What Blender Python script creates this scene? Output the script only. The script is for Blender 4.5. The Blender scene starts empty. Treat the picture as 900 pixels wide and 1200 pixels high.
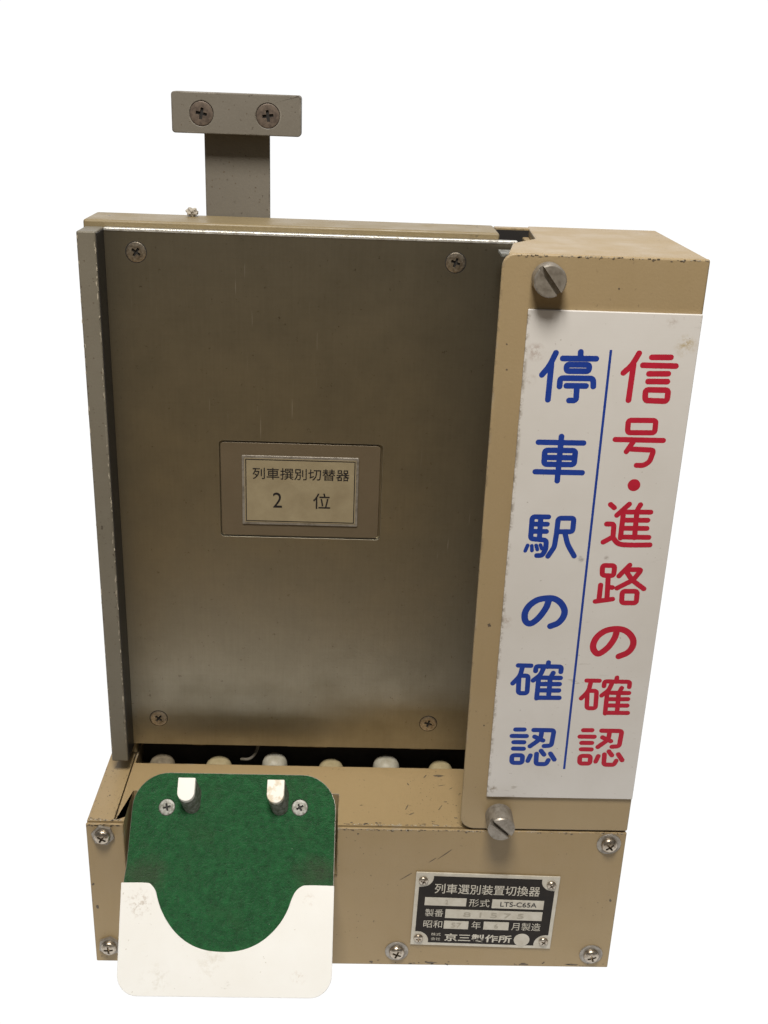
import bpy, bmesh, math, random
from mathutils import Vector, Matrix
random.seed(7)
R = math.radians

# ---------------------------------------------------------------- camera
scene = bpy.context.scene
cam_data = bpy.data.cameras.new('camera')
cam = bpy.data.objects.new('camera', cam_data)
scene.collection.objects.link(cam)
cam_data.sensor_fit = 'HORIZONTAL'
cam_data.sensor_width = 36.0
cam_data.lens = 36.0 * 1274.349 / 900.0
cam_data.clip_start = 0.01
cam_data.clip_end = 20
rx, ry, rz = (0.383478, -0.038564, -0.033408)
Rz = Matrix.Rotation(rz, 3, 'Z')
Rx = Matrix.Rotation(-rx, 3, 'X')
Ry = Matrix.Rotation(ry, 3, 'Y')
M3 = Rz @ Rx @ Ry
m = Matrix.Identity(4)
for i in range(3):
    m[i][0] = M3[i][0]          # right
    m[i][1] = M3[i][2]          # up
    m[i][2] = -M3[i][1]         # backwards
m.translation = Vector((0.140968, -0.492763, 0.485782))
cam.matrix_world = m
scene.camera = cam

# ---------------------------------------------------------------- room light
world = bpy.data.worlds.new('World'); scene.world = world
world.use_nodes = True
wn = world.node_tree.nodes; wl = world.node_tree.links
bg = wn['Background']
geo = wn.new('ShaderNodeTexCoord')
sep = wn.new('ShaderNodeSeparateXYZ')
mr = wn.new('ShaderNodeMapRange'); mr.inputs[1].default_value = -0.55; mr.inputs[2].default_value = 0.35
ramp = wn.new('ShaderNodeValToRGB')
ramp.color_ramp.elements[0].color = (0.220, 0.140, 0.055, 1)   # wooden table top and floor of the room
e_ = ramp.color_ramp.elements.new(0.30); e_.color = (0.205, 0.148, 0.074, 1); e_ = ramp.color_ramp.elements.new(0.56); e_.color = (0.118, 0.112, 0.103, 1)
ramp.color_ramp.elements[-1].color = (0.120, 0.120, 0.122, 1)   # walls and ceiling of the room
wl.new(geo.outputs['Generated'], sep.inputs[0]); wl.new(sep.outputs[2], mr.inputs[0])
wl.new(mr.outputs[0], ramp.inputs[0]); wl.new(ramp.outputs[0], bg.inputs[0])
bg.inputs[1].default_value = 1.0

def area(name, loc, target, size, power, col):
    d = bpy.data.lights.new(name, 'AREA'); d.shape = 'RECTANGLE'; d.size, d.size_y = size
    d.energy = power; d.color = col
    o = bpy.data.objects.new(name, d); scene.collection.objects.link(o)
    o.location = loc
    o.rotation_euler = (Vector(target) - Vector(loc)).to_track_quat('-Z', 'Y').to_euler()
    return o
area('ceiling_lamp', (0.08, -0.58, 1.42), (0.15, 0, 0.2), (0.36, 0.36), 23.0, (1.0, 0.955, 0.875))

vs = scene.view_settings
scene.display_settings.display_device = 'sRGB'
vs.view_transform = 'Standard'; vs.look = 'None'; vs.exposure = 0.0; vs.gamma = 1.0
vs.use_curve_mapping = False

# ---------------------------------------------------------------- materials
class NT:
    """tiny helper to write node trees"""
    def __init__(self, name):
        self.m = bpy.data.materials.new(name); self.m.use_nodes = True
        self.t = self.m.node_tree; self.n = self.t.nodes; self.l = self.t.links
        self.b = self.n['Principled BSDF']
        self.co = self.n.new('ShaderNodeTexCoord').outputs['Object']
    def put(self, sock, v):
        if isinstance(v, bpy.types.NodeSocket): self.l.new(v, sock)
        elif isinstance(v, (tuple, list)) and len(v) == 3 and sock.type == 'RGBA': sock.default_value = (*v, 1)
        else: sock.default_value = v
    def map(self, scale=(1, 1, 1), rot=(0, 0, 0), loc=(0, 0, 0)):
        q = self.n.new('ShaderNodeMapping'); self.l.new(self.co, q.inputs[0])
        q.inputs['Scale'].default_value = scale; q.inputs['Rotation'].default_value = rot; q.inputs['Location'].default_value = loc
        return q.outputs[0]
    def noise(self, scale, detail=4, rough=0.55, vec=None):
        q = self.n.new('ShaderNodeTexNoise'); self.l.new(vec or self.co, q.inputs['Vector'])
        q.inputs['Scale'].default_value = scale; q.inputs['Detail'].default_value = detail; q.inputs['Roughness'].default_value = rough
        return q.outputs[0]
    def ramp(self, v, a, b, lo=0.0, hi=1.0):
        q = self.n.new('ShaderNodeMapRange'); self.put(q.inputs[0], v)
        q.inputs[1].default_value = a; q.inputs[2].default_value = b; q.inputs[3].default_value = lo; q.inputs[4].default_value = hi
        return q.outputs[0]
    def mix(self, f, a, b, mode='MIX'):
        q = self.n.new('ShaderNodeMix'); q.data_type = 'RGBA'; q.blend_type = mode
        self.put(q.inputs['Factor'], f); self.put(q.inputs['A'], a); self.put(q.inputs['B'], b)
        return q.outputs['Result']
    def math(self, op, a, b=0.0, clamp=False):
        q = self.n.new('ShaderNodeMath'); q.operation = op; q.use_clamp = clamp
        self.put(q.inputs[0], a); self.put(q.inputs[1], b)
        return q.outputs[0]
    def edge(self, radius, lo, hi):
        """1 on sharp edges (worn paint)"""
        q = self.n.new('ShaderNodeBevel'); q.samples = 4; q.inputs[0].default_value = radius
        g = self.n.new('ShaderNodeNewGeometry'); d = self.n.new('ShaderNodeVectorMath'); d.operation = 'DOT_PRODUCT'
        self.l.new(q.outputs[0], d.inputs[0]); self.l.new(g.outputs['Normal'], d.inputs[1])
        return self.ramp(d.outputs['Value'], hi, lo)
    def bump(self, h, strength, dist, prev=None):
        q = self.n.new('ShaderNodeBump'); self.put(q.inputs['Height'], h)
        q.inputs['Strength'].default_value = strength; q.inputs['Distance'].default_value = dist
        if prev: self.l.new(prev, q.inputs['Normal'])
        return q.outputs[0]
    def done(self, base, rough=0.5, metal=0.0, normal=None, spec=None, ior=None):
        self.put(self.b.inputs['Base Color'], base); self.put(self.b.inputs['Roughness'], rough); self.put(self.b.inputs['Metallic'], metal)
        if normal: self.l.new(normal, self.b.inputs['Normal'])
        if spec is not None: self.b.inputs['Specular IOR Level'].default_value = spec
        return self.m

def paint(name, base, dark, chip=True, rough=0.42, speck=0.85, off=0.0):
    k = NT(name)
    big = k.noise(9, 5, 0.6, k.map(loc=(off, off, off)))
    c = k.mix(k.ramp(big, 0.35, 0.7, 0, 0.55), base, dark)
    streak = k.noise(1, 4, 0.6, k.map((260, 260, 14)))
    c = k.mix(k.ramp(streak, 0.5, 0.8, 0, 0.07), c, tuple(x * 0.62 for x in dark))
    sp = k.noise(420, 3, 0.5)
    pat = k.noise(22, 3, 0.5)
    spm = k.math('MULTIPLY', k.ramp(sp, 0.66, 0.72), k.ramp(pat, 0.48, 0.62, 0, speck))
    c = k.mix(spm, c, (0.045, 0.033, 0.022))
    if chip:
        e = k.edge(0.0014, 0.90, 0.995)
        en = k.noise(190, 5, 0.7)
        em = k.math('MULTIPLY', e, k.ramp(en, 0.50, 0.60))
        c = k.mix(em, c, (0.060, 0.045, 0.032))
        lite = k.math('MULTIPLY', e, k.ramp(k.noise(95, 4, 0.6), 0.56, 0.62, 0, 0.5))
        c = k.mix(lite, c, (0.46, 0.42, 0.36))
    r = k.ramp(k.noise(60, 4), 0.3, 0.7, rough - 0.06, rough + 0.16)
    nb = k.bump(k.noise(700, 3, 0.5), 0.22, 0.0003)
    nb = k.bump(big, 0.15, 0.002, nb)
    return k.done(c, r, 0.0, nb, spec=0.4)

M = {}
M['beige'] = paint('beige_paint', (0.325, 0.236, 0.122), (0.283, 0.200, 0.100))
M['beige_cover'] = paint('beige_cover_paint', (0.338, 0.252, 0.140), (0.308, 0.226, 0.122), off=3.1, speck=0.3)
M['beige_dirty'] = paint('dirty_beige_paint', (0.235, 0.182, 0.098), (0.175, 0.133, 0.070), speck=1.0, off=1.7)
M['grey_paint'] = paint('grey_green_paint', (0.168, 0.150, 0.116), (0.118, 0.102, 0.072), speck=1.0, off=5.3, rough=0.5)
M['handle_paint'] = paint('handle_paint', (0.165, 0.148, 0.122), (0.132, 0.117, 0.095), speck=1.0, off=8.3, rough=0.5)

k = NT('brushed_steel')
v = k.noise(1, 5, 0.6, k.map((900, 900, 40)))
hz = k.noise(1, 4, 0.6, k.map((35, 900, 800)))
cl = k.noise(34, 6, 0.7)
c = k.mix(k.ramp(cl, 0.3, 0.72), (0.455, 0.420, 0.335), (0.400, 0.364, 0.278))
c = k.mix(k.ramp(v, 0.35, 0.7, 0, 0.10), c, (0.20, 0.18, 0.14))
c = k.mix(k.ramp(hz, 0.35, 0.7, 0, 0.06), c, (0.22, 0.20, 0.15))
c = k.mix(k.ramp(k.noise(330, 4, 0.7), 0.65, 0.72, 0, 0.5), c, (0.10, 0.08, 0.055))
r = k.ramp(cl, 0.3, 0.7, 0.24, 0.36)
c = k.mix(k.math('MULTIPLY', k.ramp(k.noise(1, 3, 0.5, k.map((900, 60, 30), (0, R(28), 0))), 0.70, 0.74), k.ramp(k.noise(9, 2), 0.5, 0.6)), c, (0.62, 0.60, 0.54))
nb = k.bump(v, 0.05, 0.0002); nb = k.bump(hz, 0.06, 0.0002, nb); nb = k.bump(k.noise(650, 3, 0.6), 0.22, 0.0002, nb)
nb = k.bump(k.noise(4.0, 1, 0.5), 0.10, 0.01, nb)
M['steel'] = k.done(c, k.math('ADD', r, 0.16), 0.95, nb)
tg = k.n.new('ShaderNodeTangent'); tg.direction_type = 'RADIAL'; tg.axis = 'Z'      # grain runs up and down the sheet
k.l.new(tg.outputs[0], k.b.inputs['Tangent']); k.b.inputs['Anisotropic'].default_value = 0.85; k.b.inputs['Anisotropic Rotation'].default_value = 0.0

k = NT('bare_steel_edge')
c = k.mix(k.ramp(k.noise(300, 4, 0.7), 0.35, 0.65), (0.80, 0.80, 0.77), (0.50, 0.48, 0.44))
M['edge'] = k.done(c, 0.38, 0.6, k.bump(k.noise(600, 4, 0.7), 0.5, 0.0006))

k = NT('screw_steel')
c = k.mix(k.ramp(k.noise(500, 4, 0.6), 0.4, 0.7), (0.50, 0.44, 0.36), (0.24, 0.19, 0.14))
M['screw'] = k.done(c, k.ramp(k.noise(800, 3), 0.3, 0.7, 0.22, 0.45), 0.95, k.bump(k.noise(900, 3), 0.2, 0.0002))

k = NT('shade_dark_steel'); M['shade_dark_steel'] = k.done(k.mix(k.ramp(k.noise(80, 5, 0.6), 0.35, 0.7), (0.022, 0.022, 0.023), (0.036, 0.033, 0.030)), 0.42, 0.3)  # near-black steel, carries painted shade on inner faces
k = NT('dirty_zinc'); M['dull_screw'] = k.done(k.mix(k.ramp(k.noise(500, 4), 0.4, 0.6), (0.27, 0.27, 0.25), (0.12, 0.115, 0.095)), 0.5, 0.35)
k = NT('brown_label_base'); M['brown_base'] = k.done(k.mix(k.noise(60, 4), (0.155, 0.118, 0.074), (0.122, 0.092, 0.056)), 0.42, 0.25, k.bump(k.noise(500, 3), 0.15, 0.0003))
k = NT('browned_screw'); M['brown_screw'] = k.done(k.mix(k.ramp(k.noise(400, 4), 0.4, 0.6), (0.15, 0.115, 0.09), (0.09, 0.068, 0.055)), 0.5, 0.3)
k = NT('dull_nickel')
c = k.mix(k.ramp(k.noise(300, 4, 0.6), 0.4, 0.7), (0.34, 0.31, 0.27), (0.20, 0.175, 0.145))
M['nickel'] = k.done(c, 0.42, 0.55, k.bump(k.noise(500, 3), 0.3, 0.0003))

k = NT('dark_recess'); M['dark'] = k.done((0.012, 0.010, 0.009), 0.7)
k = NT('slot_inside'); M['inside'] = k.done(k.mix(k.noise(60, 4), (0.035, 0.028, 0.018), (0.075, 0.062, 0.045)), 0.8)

k = NT('sign_plastic')
c = k.mix(k.ramp(k.noise(12, 5, 0.6), 0.35, 0.7), (0.645, 0.625, 0.605), (0.590, 0.565, 0.535))
sm = k.math('MULTIPLY', k.ramp(k.noise(1, 5, 0.7, k.map((120, 120, 420), (0, 0.5, 0))), 0.60, 0.68), k.ramp(k.noise(14, 3), 0.55, 0.68, 0, 0.55))
c = k.mix(sm, c, (0.30, 0.265, 0.22))
c = k.mix(k.math('MULTIPLY', k.ramp(k.noise(500, 2), 0.72, 0.76), 0.5), c, (0.22, 0.18, 0.14))
sx_ = k.n.new('ShaderNodeSeparateXYZ'); k.l.new(k.co, sx_.inputs[0])
def spot(cx, cz, r0, amt, col, c, fine=260, asp=1.0):
    dx = k.math('SUBTRACT', sx_.outputs[0], cx); dz = k.math('MULTIPLY', k.math('SUBTRACT', sx_.outputs[2], cz), asp)
    d = k.math('SQRT', k.math('ADD', k.math('MULTIPLY', dx, dx), k.math('MULTIPLY', dz, dz)))
    f = k.math('MULTIPLY', k.ramp(d, r0, r0 * 0.3), k.ramp(k.noise(fine, 5, 0.7), 0.44, 0.62))
    return k.mix(k.math('MULTIPLY', f, amt), c, col)
c = spot(0.2935, 0.3740, 0.0060, 0.75, (0.40, 0.30, 0.13), c)
c = spot(0.2245, 0.3690, 0.0050, 0.7, (0.30, 0.21, 0.17), c, 420)
c = spot(0.2225, 0.3560, 0.0040, 0.5, (0.30, 0.23, 0.18), c, 420)
c = spot(0.2210, 0.2290, 0.0045, 0.6, (0.34, 0.26, 0.21), c, 420)
c = spot(0.2860, 0.3850, 0.0035, 0.45, (0.34, 0.27, 0.22), c, 500)
c = spot(0.2225, 0.1265, 0.0030, 0.9, (0.22, 0.17, 0.12), c, 500)
c = spot(0.2430, 0.1560, 0.0160, 0.12, (0.40, 0.36, 0.30), c, 120, 0.5)
c = spot(0.2560, 0.2650, 0.0022, 0.9, (0.22, 0.20, 0.20), c, 300)
c = spot(0.2690, 0.2660, 0.0016, 0.7, (0.28, 0.25, 0.22), c, 300)
ed = k.math('MULTIPLY', k.ramp(sx_.outputs[0], 0.2212, 0.2196), k.ramp(k.noise(330, 5, 0.7), 0.45, 0.6, 0, 0.8))
c = k.mix(ed, c, (0.20, 0.165, 0.12))
nb = k.bump(k.noise(26, 3), 0.12, 0.002)
nb = k.bump(k.noise(1, 3, 0.6, k.map((30, 30, 900))), 0.05, 0.0003, nb)
M['sign'] = k.done(c, 0.34, 0.0, nb, spec=0.35)

def ink(name, a, b):
    k = NT(name)
    c = k.mix(k.ramp(k.noise(180, 4, 0.6), 0.35, 0.7), a, b)
    return k.done(c, 0.42, 0.0, None, spec=0.3)
M['red'] = ink('red_ink', (0.47, 0.016, 0.042), (0.41, 0.014, 0.034))
M['blue'] = ink('blue_ink', (0.010, 0.040, 0.27), (0.014, 0.050, 0.31))
M['black'] = ink('black_ink', (0.012, 0.011, 0.012), (0.022, 0.018, 0.018))

k = NT('green_felt')
f1 = k.noise(900, 3, 0.7); f2 = k.noise(260, 4, 0.7); f3 = k.noise(38, 4, 0.6)
c = k.mix(k.ramp(f2, 0.3, 0.7), (0.0090, 0.064, 0.0195), (0.0210, 0.144, 0.0440))
c = k.mix(k.ramp(f1, 0.45, 0.75, 0, 0.5), c, (0.020, 0.125, 0.050))
c = k.mix(k.ramp(f3, 0.52, 0.75, 0, 0.30), c, (0.040, 0.068, 0.030))
spx = k.n.new('ShaderNodeSeparateXYZ'); k.l.new(k.co, spx.inputs[0])   # grime where the tickets rubbed: both sides above the white lip
def blob(cx, cy, r0, r1):
    dx = k.math('SUBTRACT', spx.outputs[0], cx); dy = k.math('MULTIPLY', k.math('SUBTRACT', spx.outputs[1], cy), 1.4)
    d = k.math('SQRT', k.math('ADD', k.math('MULTIPLY', dx, dx), k.math('MULTIPLY', dy, dy)))
    return k.ramp(k.math('ADD', d, k.math('MULTIPLY', k.math('SUBTRACT', k.noise(90, 4, 0.6), 0.5), 0.02)), r0, r1, 0.0, 0.55)
for bx_, by_ in ((0.009, 0.061), (0.105, 0.062)):
    c = k.mix(blob(bx_, by_, 0.016, 0.005), c, (0.058, 0.072, 0.042))
c = k.mix(k.ramp(k.noise(480, 1, 0.3), 0.83, 0.86), c, (0.42, 0.45, 0.40))
nb = k.bump(f1, 1.0, 0.0018); nb = k.bump(f2, 0.6, 0.0022, nb)
M['felt'] = k.done(c, 0.95, 0.0, nb, spec=0.15)
k.b.inputs['Sheen Weight'].default_value = 0.15

k = NT('white_enamel')
c = k.mix(k.ramp(k.noise(25, 5, 0.6), 0.35, 0.7), (0.80, 0.795, 0.775), (0.765, 0.75, 0.715))
sc = k.math('MULTIPLY', k.ramp(k.noise(1, 5, 0.7, k.map((150, 420, 200), (0, 0, 0.7))), 0.63, 0.68), k.ramp(k.noise(30, 3), 0.54, 0.66, 0, 0.6))
c = k.mix(sc, c, (0.36, 0.32, 0.26))
c = k.mix(k.math('MULTIPLY', k.ramp(k.noise(380, 2), 0.71, 0.75), 0.45), c, (0.33, 0.28, 0.2))
sx_ = k.n.new('ShaderNodeSeparateXYZ'); k.l.new(k.co, sx_.inputs[0])
def spot2(cx, cy, r0, amt, col, c, fine):
    dx = k.math('SUBTRACT', sx_.outputs[0], cx); dy = k.math('SUBTRACT', sx_.outputs[1], cy)
    d = k.math('SQRT', k.math('ADD', k.math('MULTIPLY', dx, dx), k.math('MULTIPLY', dy, dy)))
    return k.mix(k.math('MULTIPLY', k.math('MULTIPLY', k.ramp(d, r0, r0 * 0.3), k.ramp(k.noise(fine, 5, 0.7), 0.5, 0.64)), amt), c, col)
c = spot2(0.008, 0.046, 0.009, 0.7, (0.40, 0.32, 0.25), c, 420)
c = spot2(0.096, 0.010, 0.005, 0.4, (0.50, 0.40, 0.32), c, 420)
c = spot2(0.100, 0.049, 0.004, 0.5, (0.50, 0.40, 0.32), c, 420)
c = spot2(0.050, 0.016, 0.012, 0.35, (0.50, 0.44, 0.34), c, 130)
c = spot2(0.020, 0.008, 0.010, 0.3, (0.50, 0.45, 0.36), c, 300)
M['enamel'] = k.done(c, 0.40, 0.0, k.bump(k.noise(40, 4), 0.1, 0.001), spec=0.35)

k = NT('yellowed_rubber')
c = k.mix(k.ramp(k.noise(110, 5, 0.65), 0.35, 0.7), (0.46, 0.44, 0.37), (0.30, 0.265, 0.19))
M['rubber'] = k.done(c, 0.55, 0.0, k.bump(k.noise(300, 4), 0.3, 0.0004))
k = NT('yellow_rubber')
c = k.mix(k.ramp(k.noise(110, 5, 0.65), 0.35, 0.7), (0.44, 0.37, 0.22), (0.30, 0.24, 0.13))
M['rubber_yellow'] = k.done(c, 0.6, 0.0, k.bump(k.noise(300, 4), 0.3, 0.0004))
k = NT('dusty_rubber')
c = k.mix(k.ramp(k.noise(140, 5, 0.65), 0.35, 0.65), (0.25, 0.205, 0.14), (0.12, 0.095, 0.062))
M['rubber_dusty'] = k.done(c, 0.8, 0.0, k.bump(k.noise(500, 4), 0.5, 0.0006))
k = NT('ivory_plastic')
c = k.mix(k.ramp(k.noise(190, 5, 0.65), 0.48, 0.60, 0, 0.8), (0.74, 0.71, 0.64), (0.52, 0.42, 0.27))
M['ivory'] = k.done(c, 0.4)
k = NT('clean_ivory_plastic'); M['ivory_clean'] = k.done(k.mix(k.noise(50), (0.80, 0.78, 0.74), (0.74, 0.72, 0.67)), 0.4)
k = NT('cream_label'); c = k.mix(k.ramp(k.noise(70, 5, 0.6), 0.35, 0.68), (0.36, 0.30, 0.19), (0.29, 0.235, 0.145))
c = k.mix(k.ramp(k.noise(1, 3, .6, k.map((20, 20, 900))), .55, .8, 0, .25), c, (.36, .29, .18))
M['label'] = k.done(c, 0.40, 0.25, k.bump(k.noise(400, 3), 0.1, 0.0002))
k = NT('plate_aluminium'); c = k.mix(k.ramp(k.noise(160, 5, 0.6), 0.35, 0.68), (0.54, 0.50, 0.42), (0.45, 0.405, 0.325))
M['alu'] = k.done(c, 0.5, 0.15, k.bump(k.noise(600, 3), 0.2, 0.0003))
k = NT('plate_black'); c = k.mix(k.ramp(k.noise(120, 5, 0.6), 0.35, 0.68), (0.009, 0.006, 0.004), (0.016, 0.011, 0.007))
M['plate_black'] = k.done(c, 0.6, spec=0.25)
k = NT('faint_stamp'); M['stamp'] = k.done((0.36, 0.32, 0.25), 0.5, 0.2)
k = NT('lint'); M['lint'] = k.done(k.mix(k.noise(900, 3), (0.50, 0.46, 0.40), (0.24, 0.21, 0.17)), 0.95)
k = NT('chip'); M['chip'] = k.done(k.mix(k.noise(900, 3), (0.075, 0.056, 0.040), (0.14, 0.108, 0.07)), 0.7)
k = NT('chip_pale'); M['chip_pale'] = k.done((0.42, 0.37, 0.29), 0.6)
k = NT('gap_dirt'); M['rust'] = k.done(k.mix(k.noise(500, 4), (0.10, 0.055, 0.028), (0.05, 0.03, 0.018)), 0.85)

k = NT('added_white_glow')
k.n.remove(k.b); em = k.n.new('ShaderNodeEmission'); em.inputs[0].default_value = (1, 1, 1, 1); em.inputs[1].default_value = 1.04
k.l.new(em.outputs[0], k.n['Material Output'].inputs[0]); M['added_glow_sweep'] = k.m

# ---------------------------------------------------------------- mesh helpers
C = scene.collection
def box(bm, x0, x1, y0, y1, z0, z1):
    r = bmesh.ops.create_cube(bm, size=1.0)
    for v in r['verts']:
        v.co = Vector(((x0 + x1) / 2 + v.co.x * (x1 - x0), (y0 + y1) / 2 + v.co.y * (y1 - y0), (z0 + z1) / 2 + v.co.z * (z1 - z0)))
    return r['verts']
def prism(bm, pts, lo, hi, axis='Y'):
    """closed 2D outline extruded along axis; outline is (x,z) for Y, (x,y) for Z, (y,z) for X"""
    def p(a, b, h):
        return {'Y': (a, h, b), 'Z': (a, b, h), 'X': (h, a, b)}[axis]
    A = [bm.verts.new(p(a, b, lo)) for a, b in pts]
    B = [bm.verts.new(p(a, b, hi)) for a, b in pts]
    n = len(pts)
    fs = [bm.faces.new(A), bm.faces.new(B[::-1])]
    for i in range(n):
        fs.append(bm.faces.new((A[i], B[i], B[(i + 1) % n], A[(i + 1) % n])))
    bmesh.ops.recalc_face_normals(bm, faces=bm.faces)
    return A + B
def lathe(bm, prof, seg=32, axis='Z', origin=(0, 0, 0)):
    """prof = [(radius, height)] turned round the axis; radius 0 closes it"""
    rings = []
    for r, h in prof:
        if r < 1e-9: rings.append([bm.verts.new((0, 0, h))])
        else: rings.append([bm.verts.new((r * math.cos(2 * math.pi * i / seg), r * math.sin(2 * math.pi * i / seg), h)) for i in range(seg)])
    for a, b in zip(rings, rings[1:]):
        for i in range(seg):
            j = (i + 1) % seg
            if len(a) == 1: bm.faces.new((a[0], b[i], b[j]))
            elif len(b) == 1: bm.faces.new((a[i], b[0], a[j]))
            else: bm.faces.new((a[i], b[i], b[j], a[j]))
    bmesh.ops.recalc_face_normals(bm, faces=bm.faces)
def mesh_of(bm, smooth=True, angle=35):
    me = bpy.data.meshes.new('mesh'); bmesh.ops.recalc_face_normals(bm, faces=bm.faces); bm.to_mesh(me); bm.free()
    if smooth:
        me.polygons.foreach_set('use_smooth', [True] * len(me.polygons)); me.set_sharp_from_angle(angle=R(angle))
    return me
def obj(name, me, mat, parent=None, bevel=0.0, seg=2, loc=None, rot=None, label=None, kind=None):
    if isinstance(me, bmesh.types.BMesh): me = mesh_of(me)
    me.name = name
    o = bpy.data.objects.new(name, me); C.objects.link(o)
    if not me.materials: me.materials.append(mat)
    if parent: o.parent = parent
    if loc: o.location = loc
    if rot: o.rotation_euler = rot
    if bevel:
        b = o.modifiers.new('bevel', 'BEVEL'); b.width = bevel; b.segments = seg; b.limit_method = 'ANGLE'; b.angle_limit = R(40); b.harden_normals = True
    if label: o['label'] = label
    if kind: o['kind'] = kind
    return o
def cut(me, cutters, op='DIFFERENCE'):
    """mesh minus cutter meshes, baked at once"""
    a = bpy.data.objects.new('tmp', me); C.objects.link(a); tmp = []
    for cme in cutters:
        c = bpy.data.objects.new('tmp', cme); C.objects.link(c); tmp.append(c)
        md = a.modifiers.new('b', 'BOOLEAN'); md.object = c; md.operation = op; md.solver = 'EXACT'
    dg = bpy.context.evaluated_depsgraph_get(); dg.update()
    out = bpy.data.meshes.new_from_object(a.evaluated_get(dg))
    for t in [a] + tmp: bpy.data.objects.remove(t)
    out.materials.clear()
    out.polygons.foreach_set('use_smooth', [True] * len(out.polygons)); out.set_sharp_from_angle(angle=R(35))
    return out
def boxmesh(*a):
    bm = bmesh.new(); box(bm, *a); return mesh_of(bm)
def empty(name, loc, label=None, cat=None, parent=None):
    o = bpy.data.objects.new(name, None); C.objects.link(o); o.location = loc; o.empty_display_size = 0.02
    if label: o['label'] = label
    if cat: o['category'] = cat
    if parent: o.parent = parent
    return o
def arc(cx, cy, r, a0, a1, n=8):
    return [(cx + r * math.cos(R(a0 + (a1 - a0) * i / n)), cy + r * math.sin(R(a0 + (a1 - a0) * i / n))) for i in range(n + 1)]
def text_mesh(body, w, h, cx, cy, thick=0.00008, gap=None, bold=0.0, font=None):
    """the writing as a thin printed layer, fitted in a w x h box centred on cx, cy; lies in XY, faces +Z"""
    cu = bpy.data.curves.new('t', 'FONT'); cu.body = body; cu.size = 1.0; cu.offset = bold; cu.resolution_u = 6
    if gap: cu.space_character = gap
    o = bpy.data.objects.new('t', cu); C.objects.link(o)
    dg = bpy.context.evaluated_depsgraph_get(); dg.update()
    me = bpy.data.meshes.new_from_object(o.evaluated_get(dg)); bpy.data.objects.remove(o)
    xs = [v.co.x for v in me.vertices]; ys = [v.co.y for v in me.vertices]
    x0, x1, y0, y1 = min(xs), max(xs), min(ys), max(ys)
    for v in me.vertices:
        v.co = ((v.co.x - (x0 + x1) / 2) / (x1 - x0) * w + cx, (v.co.y - (y0 + y1) / 2) / (y1 - y0) * h + cy, thick)
    me.materials.clear()
    return me
def join(mes):
    bm = bmesh.new()
    for me in mes: bm.from_mesh(me)
    me = bpy.data.meshes.new('joined'); bm.to_mesh(me); bm.free(); return me

# ---------------------------------------------------------------- glowing white sweep, added as blank background and fill light
bm = bmesh.new()
prof = [(-0.165, -0.0012), (0.22, -0.0012)] + [(0.22 + 0.16 * math.sin(R(a)), -0.0012 + 0.16 * (1 - math.cos(R(a)))) for a in range(10, 91, 10)] + [(0.38, 1.0)]
A = [bm.verts.new((-0.55, y, z)) for y, z in prof]; B = [bm.verts.new((0.85, y, z)) for y, z in prof]
for i in range(len(prof) - 1): bm.faces.new((A[i], B[i], B[i + 1], A[i + 1]))
bd = obj('added_glow_sweep', bm, M['added_glow_sweep']); bd['kind'] = 'structure'

# ================================================================ the switching unit (one thing)
U = empty('train_selector_unit', (0, 0, 0),
          'beige metal train selector box with brushed steel panel, white lettered sign and green felt rest', 'control box')

# ---- screws (each a real cross or slot cut into a turned head)
def cross_cutters(w, t, depth, top):
    return [boxmesh(-w, w, -t, t, top - depth, top + 0.01), boxmesh(-t, t, -w, w, top - depth, top + 0.01)]
def flat_screw_mesh(r):
    bm = bmesh.new(); lathe(bm, [(0, -0.0015), (r * 0.6, -0.0015), (r, 0), (r, 0.00005), (r * 0.95, 0.00016), (r * 0.9, 0.0002), (0, 0.0002)], 32)
    return cut(mesh_of(bm, angle=20), cross_cutters(r * 0.48, r * 0.13, 0.0013, 0.0002))
def pan_screw_mesh(r, h):
    bm = bmesh.new(); lathe(bm, [(0, 0), (r, 0), (r, h * 0.35), (r * 0.93, h * 0.66), (r * 0.72, h * 0.9), (r * 0.4, h * 1.0), (0, h * 1.03)], 32)
    return cut(mesh_of(bm), cross_cutters(r * 0.58, r * 0.13, h * 0.75, h))
def cross_shade(r):  # dark cross insert that paints shade into the screw recess
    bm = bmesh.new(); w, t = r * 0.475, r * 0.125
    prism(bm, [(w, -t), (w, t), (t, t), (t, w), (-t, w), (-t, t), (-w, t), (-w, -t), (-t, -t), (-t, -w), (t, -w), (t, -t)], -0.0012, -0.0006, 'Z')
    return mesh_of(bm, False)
def hex_mesh(r, h):
    bm = bmesh.new(); prism(bm, [(r * math.cos(R(60 * i + 8)), r * math.sin(R(60 * i + 8))) for i in range(6)], 0, h, 'Z'); return mesh_of(bm)
def washer_mesh(r, h):
    bm = bmesh.new(); lathe(bm, [(0, 0), (r, 0), (r, h * 0.7), (r * 0.96, h), (0, h)], 32); return mesh_of(bm)
CROSS_SHADE = cross_shade(0.0050); CROSS_SHADE_H = cross_shade(0.0058); CROSS_SHADE_T = cross_shade(0.0045)
FLAT = flat_screw_mesh(0.0050); FLAT_H = flat_screw_mesh(0.0058); FLAT_T = flat_screw_mesh(0.0045)
PAN = pan_screw_mesh(0.0045, 0.0030); RIVET = pan_screw_mesh(0.0027, 0.0016)
HEX = hex_mesh(0.0064, 0.0018); WASH = washer_mesh(0.0068, 0.0008)
FACE = (R(90), 0, 0)          # local +Z towards the viewer (-Y)
def face_rot(a): return (R(90), R(a), 0)

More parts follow.
